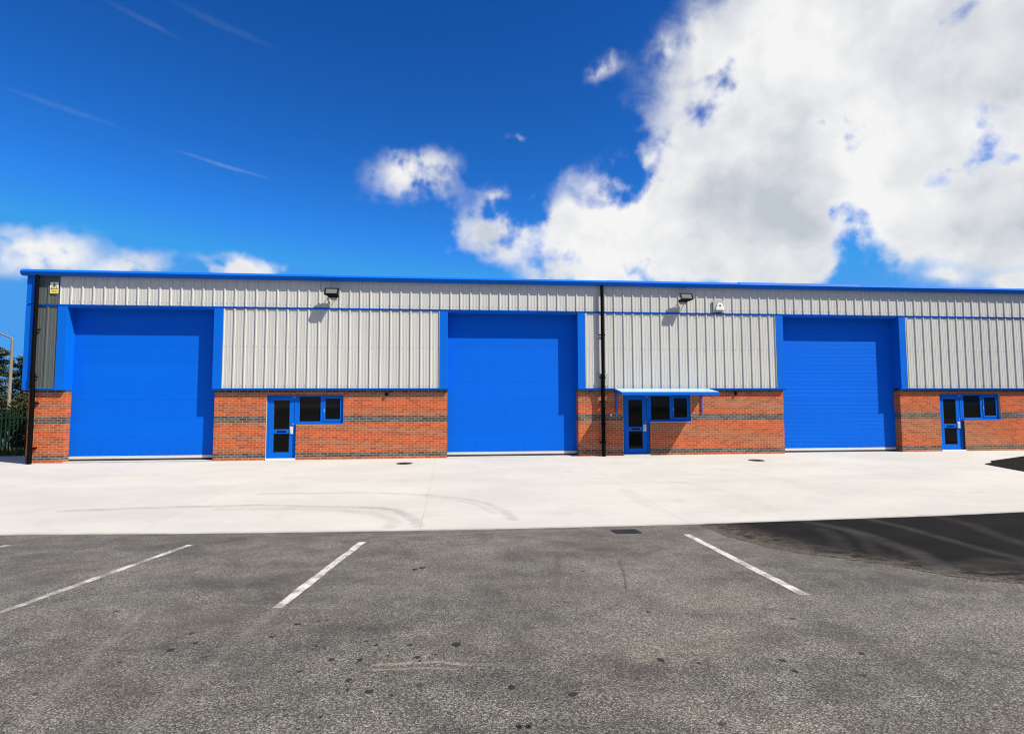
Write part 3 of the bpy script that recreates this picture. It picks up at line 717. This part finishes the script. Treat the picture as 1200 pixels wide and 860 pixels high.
# ---------------------------------------------------------------- things fixed to the front
def downpipe(x, label):
    d = empty('downpipe', (x, -.21, .02), label, 'drainpipe', 'rainwater downpipes')
    MB().tube([(x, -.205, 5.92), (x, -.205, 2.80)], .055, 16).build('upper_pipe', M['black'], d, smooth=True)
    MB().tube([(x, -.205, 2.80), (x, -.205, 2.60), (x, -.19, 2.45), (x, -.135-.03, 2.28), (x, -.135-.03, .0)], .066, 16).build('lower_pipe', M['black'], d, smooth=True)
    for z in (2.83, 1.2): MB().tube([(x, -.205 if z > 2 else -.165, z), (x, -.205 if z > 2 else -.165, z-.11)], .076, 16).build('collar', M['black'], d, smooth=True)
    for z in (4.2, 2.72): MB().box(x-.11, x+.11, -.15, -.112, z-.02, z+.02).build('pipe_clip', M['black'], d, .004)
    for z in (.5, 1.9): MB().box(x-.10, x+.10, -.11, -.003, z-.02, z+.02).build('pipe_clip', M['black'], d, .004)
    return d
downpipe(-.92, 'black downpipe at the left corner of the building over dark grey cladding')
d2 = downpipe(17.225, 'black downpipe on pale cladding between the second blue roller door and the canopy')
box('fixing_plate', 17.0, 17.47, -.1125, -.108, 2.44, 2.86, M['plate'], d2, .002)

def floodlight(x, z, yaw, label):
    o = empty('floodlight', (x, -.11, z), label, 'floodlight', 'floodlights under the eaves')
    T = Matrix.Translation((x, -.36, z)) @ Matrix.Rotation(R(yaw), 4, 'Z') @ Matrix.Rotation(R(-32), 4, 'X')
    def put(mb, name, mat, bev=0, smooth=False):
        mb.v = [tuple(T @ Vector(p)) for p in mb.v]; return mb.build(name, mat, o, bev, smooth)
    # housing: deep tray, smaller at the back, lens on the front (-y)
    mb = MB(); i = 0; f = [(-.215, -.06, -.135), (.215, -.06, -.135), (.215, -.06, .135), (-.215, -.06, .135)]; k = [(-.13, .09, -.08), (.13, .09, -.08), (.13, .09, .09), (-.13, .09, .09)]
    mb.v = f+k; mb.f = [(4,5,6,7),(0,1,5,4),(1,2,6,5),(2,3,7,6),(3,0,4,7),(3,2,1,0)]; mb.c = [None]*6; mb.mi = [0]*6
    put(mb, 'housing', M['black'], .006)
    mb = MB(); frame_ring(mb, -.225, .225, -.085, -.058, -.145, .145, .045, .045, .06, .04); put(mb, 'bezel', M['black'], .004)
    put(MB().box(-.192, .192, -.075, -.0585, -.106, .113), 'lens', M['lampglass'])
    mb = MB()
    for q in range(5): mb.box(-.1+q*.05-.004, -.1+q*.05+.004, .088, .115, -.07, .08)
    put(mb, 'cooling_fin', M['black'])
    # bracket back to the wall
    MB().tube([(x-.12, -.11, z-.06), (x-.16, -.25, z-.05), (x-.17, -.33, z-.02)], .012, 8).build('bracket_arm', M['black'], o)
    MB().tube([(x+.12, -.11, z-.06), (x+.16, -.25, z-.05), (x+.17, -.33, z-.02)], .012, 8).build('bracket_arm', M['black'], o)
    box('wall_plate', x-.16, x+.16, -.122, -.1105, z-.11, z-.02, M['black'], o, .003)
floodlight(8.14, 5.47, 0, 'black floodlight on the cladding above the leftmost entrance door')
floodlight(20.18, 5.50, 0, 'black floodlight on the cladding above the canopy, left of the white alarm box')

o = empty('alarm_box', (21.45, -.11, 5.28), 'white bell shaped alarm box on a pale grey plate, right of a floodlight', 'alarm')
box('backing_plate', 21.27, 21.66, -.150, -.111, 5.04, 5.48, M['plate'], o, .004)
prof = [(-.155, -.10), (-.135, -.125), (.135, -.125), (.155, -.10), (.145, -.04), (.09, .09), (.06, .125), (-.06, .125), (-.09, .09), (-.145, -.04)]
mb = MB(); n = len(prof); cx, cz = 21.49, 5.235
for y, s in ((-.150, 1.05), (-.182, 1.03), (-.197, .90)): mb.v += [(cx+a*s, y, cz+b*s) for a, b in prof]
for q in range(2):
    for j in range(n): mb.f.append((q*n+j, q*n+(j+1) % n, (q+1)*n+(j+1) % n, (q+1)*n+j))
mb.f += [tuple(2*n+j for j in range(n)), tuple(reversed(range(n)))]; mb.c = [None]*len(mb.f); mb.mi = [0]*len(mb.f)
mb.build('bell_cover', M['white'], o, .004)
MB().tube([(cx+.005, -.1965, cz+.035), (cx+.005, -.2005, cz+.035)], .034, 14).build('emblem', M['rubber'], o)
box('shadow_strip', 21.36, 21.56, -.142, -.112, 5.012, 5.038, M['rubber'], o, .004)  # dark strip put in as the shadow below the backing plate

o = empty('warning_sign', (-.475, -.112, 5.42), 'small yellow and white warning sign on dark grey cladding under the eaves', 'sign')
x0, x1, z0, z1 = -.600, -.352, 5.355, 5.72
box('sign_board', x0, x1, -.1175, -.1125, z0, z1, M['white'], o, .001)
cx = (x0+x1)/2
def tri(h0, h1, hw, y0, y1): return MB().prism([(cx-hw, h0), (cx+hw, h0), (cx, h1)], y0, y1, 'y')
tri(z0+.135, z1-.012, .112, -.1192, -.1176).build('triangle_border', M['rubber'], o)
tri(z0+.152, z1-.045, .082, -.1206, -.1193).build('triangle_field', M['yellow'], o)
mb = MB(); mb.prism([(cx-.012, z0+.285), (cx+.03, z0+.285), (cx+.006, z0+.235), (cx+.028, z0+.235), (cx-.018, z0+.162), (cx-.004, z0+.217), (cx-.03, z0+.217)], -.1218, -.1207, 'y'); mb.build('hazard_symbol', M['rubber'], o)
box('text_panel', x0+.012, x1-.012, -.1192, -.1176, z0+.014, z0+.125, M['yellow'], o, .0003)
for z, a in ((z0+.078, .075), (z0+.042, .06)): box('print_line', cx-a, cx+a, -.1200, -.1193, z, z+.018, M['dark_yellow'], o, 0)

# canopy over the middle entrance
o = empty('door_canopy', (19.3, 0, 2.3), 'pale blue sloping canopy over the middle entrance door and window', 'canopy')
xa, xb, D = 17.64, 20.985, -.98
MB().prism([(-.137, 2.352), (-.137, 2.325), (D, 2.185), (D, 2.212)], xa, xb, 'x').build('canopy_sheet', M['blue_pale'], o, .002)
box('front_fascia', xa-.004, xb+.004, D-.03, D-.001, 2.10, 2.206, M['blue'], o, .004)
for xx in ((xa, xa+.03), (xb-.03, xb)):
    MB().prism([(-.14, 2.32), (-.14, 2.262), (D, 2.10), (D, 2.18)], xx[0]+.002, xx[1]-.002, 'x').build('side_trim', M['blue'], o)
for xx in (17.72, 20.80):
    br = MB().box(xx-.022, xx+.022, -.045, -.0035, 1.50, 2.285).build('wall_bracket', M['blue'], o, .004)
    MB().tube([(xx, -.04, 1.58), (xx, -.70, 2.19)], .016, 8).build('brace', M['blue'], o) if False else None
    box('bracket_rib', xx-.012, xx+.012, D+.02, -.046, 2.20 if False else 2.255, 2.268, M['blue'], o, 0) if False else None
    MB().prism([(-.046, 2.29), (-.046, 2.20), (D+.03, 2.12), (D+.03, 2.178)], xx-.012, xx+.012, 'x').build('rafter', M['blue'], o)

def sensor(x, z, label):
    o = empty('wall_sensor', (x, -.003, z), label, 'sensor', 'wall sensors under the drip flashing')
    MB().tube([(x, -.002, z), (x, -.03, z)], .06, 16).build('base_ring', M['black'], o, smooth=True)
    MB().tube([(x, -.03, z), (x, -.07, z-.004), (x, -.095, z-.012)], [.05, .044, .022], 16).build('dome', M['black'], o, smooth=True)
sensor(9.90, 2.165, 'small black dome on the brickwork right of the leftmost window')
sensor(22.07, 2.175, 'small black dome on the brickwork beside the third blue roller door')
o = empty('bell_push', (17.54, -.003, 1.44), 'small white bell push on brick between the downpipe and the canopy bracket', 'doorbell')
box('bell_body', 17.51, 17.57, -.025, -.0025, 1.40, 1.48, M['white'], o, .006)
MB().tube([(17.54, -.025, 1.455), (17.54, -.031, 1.455)], .013, 12).build('button', M['seal'], o)

# ---------------------------------------------------------------- ironwork in the ground
def manhole(x, y, rad, label):
    o = empty('manhole_cover', (x, y, z_conc(x, y)), label, 'manhole cover', 'manhole covers in the concrete')
    def tilt(dx, dy): return (x+dx, y+dy, z_conc(x+dx, y+dy))
    mb = MB(); n = 28
    for k in range(n):
        a, b = 2*math.pi*k/n, 2*math.pi*(k+1)/n
        q = [(math.cos(a)*rad, math.sin(a)*rad), (math.cos(b)*rad, math.sin(b)*rad), (math.cos(b)*rad*.9, math.sin(b)*rad*.9), (math.cos(a)*rad*.9, math.sin(a)*rad*.9)]
        mb.face([(p[0], p[1], p[2]+.007) for p in (tilt(*t) for t in q)])
    mb.build('frame', M['iron'], o)
    mb = MB(); pts = [tilt(math.cos(2*math.pi*k/n)*rad*.885, math.sin(2*math.pi*k/n)*rad*.885) for k in range(n)]
    mb.prism_pts = None; i = 0
    mb.face([(p[0], p[1], p[2]+.006) for p in pts])
    lid = mb.build('lid', M['iron'], o)
    st = MB()
    for k in range(-3, 4):
        for j in range(-3, 4):
            if k*k+j*j < 10:
                q = tilt(k*rad*.23, j*rad*.23); st.box(q[0]-.02, q[0]+.02, q[1]-.008, q[1]+.008, q[2]+.002, q[2]+.011)
    st.build('stud', M['iron'], lid)
manhole(10.61, -1.25, .25, 'round iron manhole cover in the concrete in front of the leftmost window wall')
manhole(21.85, -1.7, .25, 'round iron manhole cover in the concrete near the third roller door')
o = empty('drain_grate', (14.9, -10.35, z_asph(-10.35)), 'black iron gully grate in the asphalt at the edge of the concrete', 'drain grate')
gx0, gx1, gy0, gy1 = 14.69, 15.10, -10.53, -10.17
def tl(mb):
    mb.v = [(p[0], p[1], p[2]+z_asph(p[1])) for p in mb.v]; return mb
tl(MB().box(gx0+.01, gx1-.01, gy0+.01, gy1-.01, .001, .0035)).build('sump', M['void'], o)
mb = MB(); 
mb.box(gx0, gx0+.03, gy0, gy1, .001, .014); mb.box(gx1-.03, gx1, gy0, gy1, .001, .014); mb.box(gx0+.03, gx1-.03, gy0, gy0+.03, .001, .0138); mb.box(gx0+.03, gx1-.03, gy1-.03, gy1, .001, .0138)
mb.box(gx0+.03, gx1-.03, (gy0+gy1)/2-.012, (gy0+gy1)/2+.012, .001, .0136); tl(mb).build('frame', M['iron'], o)
for k in range(7):
    xx = gx0+.055+k*.05; tl(MB().box(xx-.012, xx+.012, gy0+.031, gy1-.031, .001, .0125)).build('grate_bar', M['galv'] if False else M['iron'], o)

# ---------------------------------------------------------------- left background: fence, lamp, trees
fy = 5.45
o = empty('palisade_fence', (-5, fy, 0), 'dark green steel palisade fence along the grass verge', 'fence')
pale = MB()
hw, z0, z1 = .034, .06, 1.62
prof = [(-hw, 0), (-.016, -.004), (-.008, -.022), (.008, -.022), (.016, -.004), (hw, 0), (.016, .004), (.006, -.014), (-.006, -.014), (-.016, .004)]
pale.prism(prof, z0, z1, 'z')
for s in (-1, 0, 1):
    pale.face([(s*.022-.012, -.006, z1), (s*.022+.012, -.006, z1), (s*.03, -.006, z1+.11)])
p0 = pale.build('pale', M['fence'], o, recalc=False); first = True
x = -14.0
while x < 3.0:
    q = p0 if first else p0.copy()
    if not first: C.objects.link(q)
    q.parent = o; q.matrix_parent_inverse = o.matrix_world.inverted(); q.location = (x, fy, 0); first = False
    x += .15
for z in (.45, 1.36): box('rail', -14.1, 3.1, fy+.005, fy+.05, z-.03, z+.03, M['fence'], o, 0)
x = -13.9
while x < 3.2:
    box('post', x-.05, x+.05, fy+.051, fy+.12, -.1, 1.6, M['fence'], o, .004); x += 2.75
o = empty('marker_post', (-5.15, 4.75, 0), 'thin white marker post on the grass in front of the fence', 'post')
MB().tube([(-5.15, 4.75, -.05), (-5.15, 4.75, .44)], .018, 8).build('shaft', M['plate'], o)
MB().tube([(-5.15, 4.75, .44), (-5.15, 4.75, .56)], .03, 8).build('cap', M['white'], o)

lx, ly = -7.30, 8.0
o = empty('street_lamp', (lx, ly, 0), 'grey lamp column with a curved arm behind the green fence', 'street lamp')
MB().tube([(lx, ly, -.2), (lx, ly, 1.25), (lx, ly, 1.35), (lx, ly, 4.75)], [.11, .11, .07, .055], 14).build('column', M['lamp'], o, smooth=True)
arm = [(lx, ly, 4.74), (lx-.03, ly, 4.82)]
for k in range(1, 9):
    t = k/8; arm.append((lx-.03-1.0*t, ly, 4.82+.30*math.sin(t*math.pi/2)))
MB().tube(arm, .036, 10).build('arm', M['lamp'], o, smooth=True)
MB().tube([(lx-1.0, ly, 5.12), (lx-1.15, ly, 5.13), (lx-1.35, ly, 5.12), (lx-1.6, ly, 5.09), (lx-1.66, ly, 5.08)], [.03, .07, .1, .08, .02], 12).build('lantern', M['lamp'], o, smooth=True)

def tree(name, x, y, h, spread, seed, mat, label, conifer=False, n=5200, leaf=.10, base=.3):
    rr = random.Random(seed)
    o = empty(name, (x, y, 0), label, 'tree', 'trees behind the fence')
    mb = MB(); pts = []
    for k in range(8): pts.append((x+rr.uniform(-.05, .05)*k*.4, y+rr.uniform(-.05, .05)*k*.4, -.1+h*.95*k/7))
    mb.tube(pts, [.13*(1-.85*k/7)*h/4.5 for k in range(8)], 9)
    tips = []
    nb = 34 if conifer else 26
    for k in range(nb):
        t = base/h+(1-base/h)*(k+rr.random())/nb
        a = k*2.4+rr.uniform(-.4, .4)
        p = Vector((x, y, h*.95*t))
        if conifer: L = spread*(1.02-t)**.8*rr.uniform(.6, 1.15)+.12; up = rr.uniform(-.12, .18)
        else: L = spread*math.sqrt(max(.05, 1-(2*t-.95)**2))*rr.uniform(.55, 1.1); up = rr.uniform(.1, .6)
        e = p+Vector((math.cos(a)*L, math.sin(a)*L, up*L))
        mid = p.lerp(e, .55)+Vector((0, 0, .06*L))
        mb.tube([p, mid, e], [.035*(1-t*.6), .02, .006], 5); tips.append((p, mid, e, L))
    mb.build('trunk', M['bark'], o)
    cr = MB()
    for k in range(n):
        p, mid, e, L = rr.choice(tips); s = rr.random()**.6
        c = p.lerp(mid, s*2) if s < .5 else mid.lerp(e, s*2-1)
        sc = .10+.16*L*(.4 if conifer else .75)
        c = c+Vector((rr.gauss(0, sc), rr.gauss(0, sc), rr.gauss(0, sc*(.45 if conifer else .8))))
        a = Vector((rr.uniform(-1, 1), rr.uniform(-1, 1), rr.uniform(-.6, .6))).normalized(); b = a.cross(Vector((rr.uniform(-1, 1), rr.uniform(-1, 1), rr.uniform(-1, 1)))).normalized()
        l = leaf*rr.uniform(.6, 1.3); t = rr.random()
        cr.face([c-a*l, c-b*l*.4, c+a*l, c+b*l*.4], (t, t, t))
    cr.build('crown', mat, o, recalc=False)
tree('conifer', -8.3, 10.3, 4.35, 1.8, 1, M['leaf_blue'], 'ragged grey green conifer directly behind the lamp column', True, 5200, .09)
tree('conifer', -10.3, 11.5, 4.9, 2.0, 4, M['leaf_blue'], 'taller grey green conifer left of the lamp column behind the fence', True, 5200, .09)
tree('broadleaf_tree', -5.9, 8.8, 2.15, 1.9, 2, M['leaf_olive'], 'low olive green bushy tree beside the corner of the building', False, 8000, .09)
tree('broadleaf_tree', -8.3, 9.4, 1.9, 1.9, 3, M['leaf_dark'], 'low dark green bushy tree between the conifers and the fence', False, 9000, .09, .1)
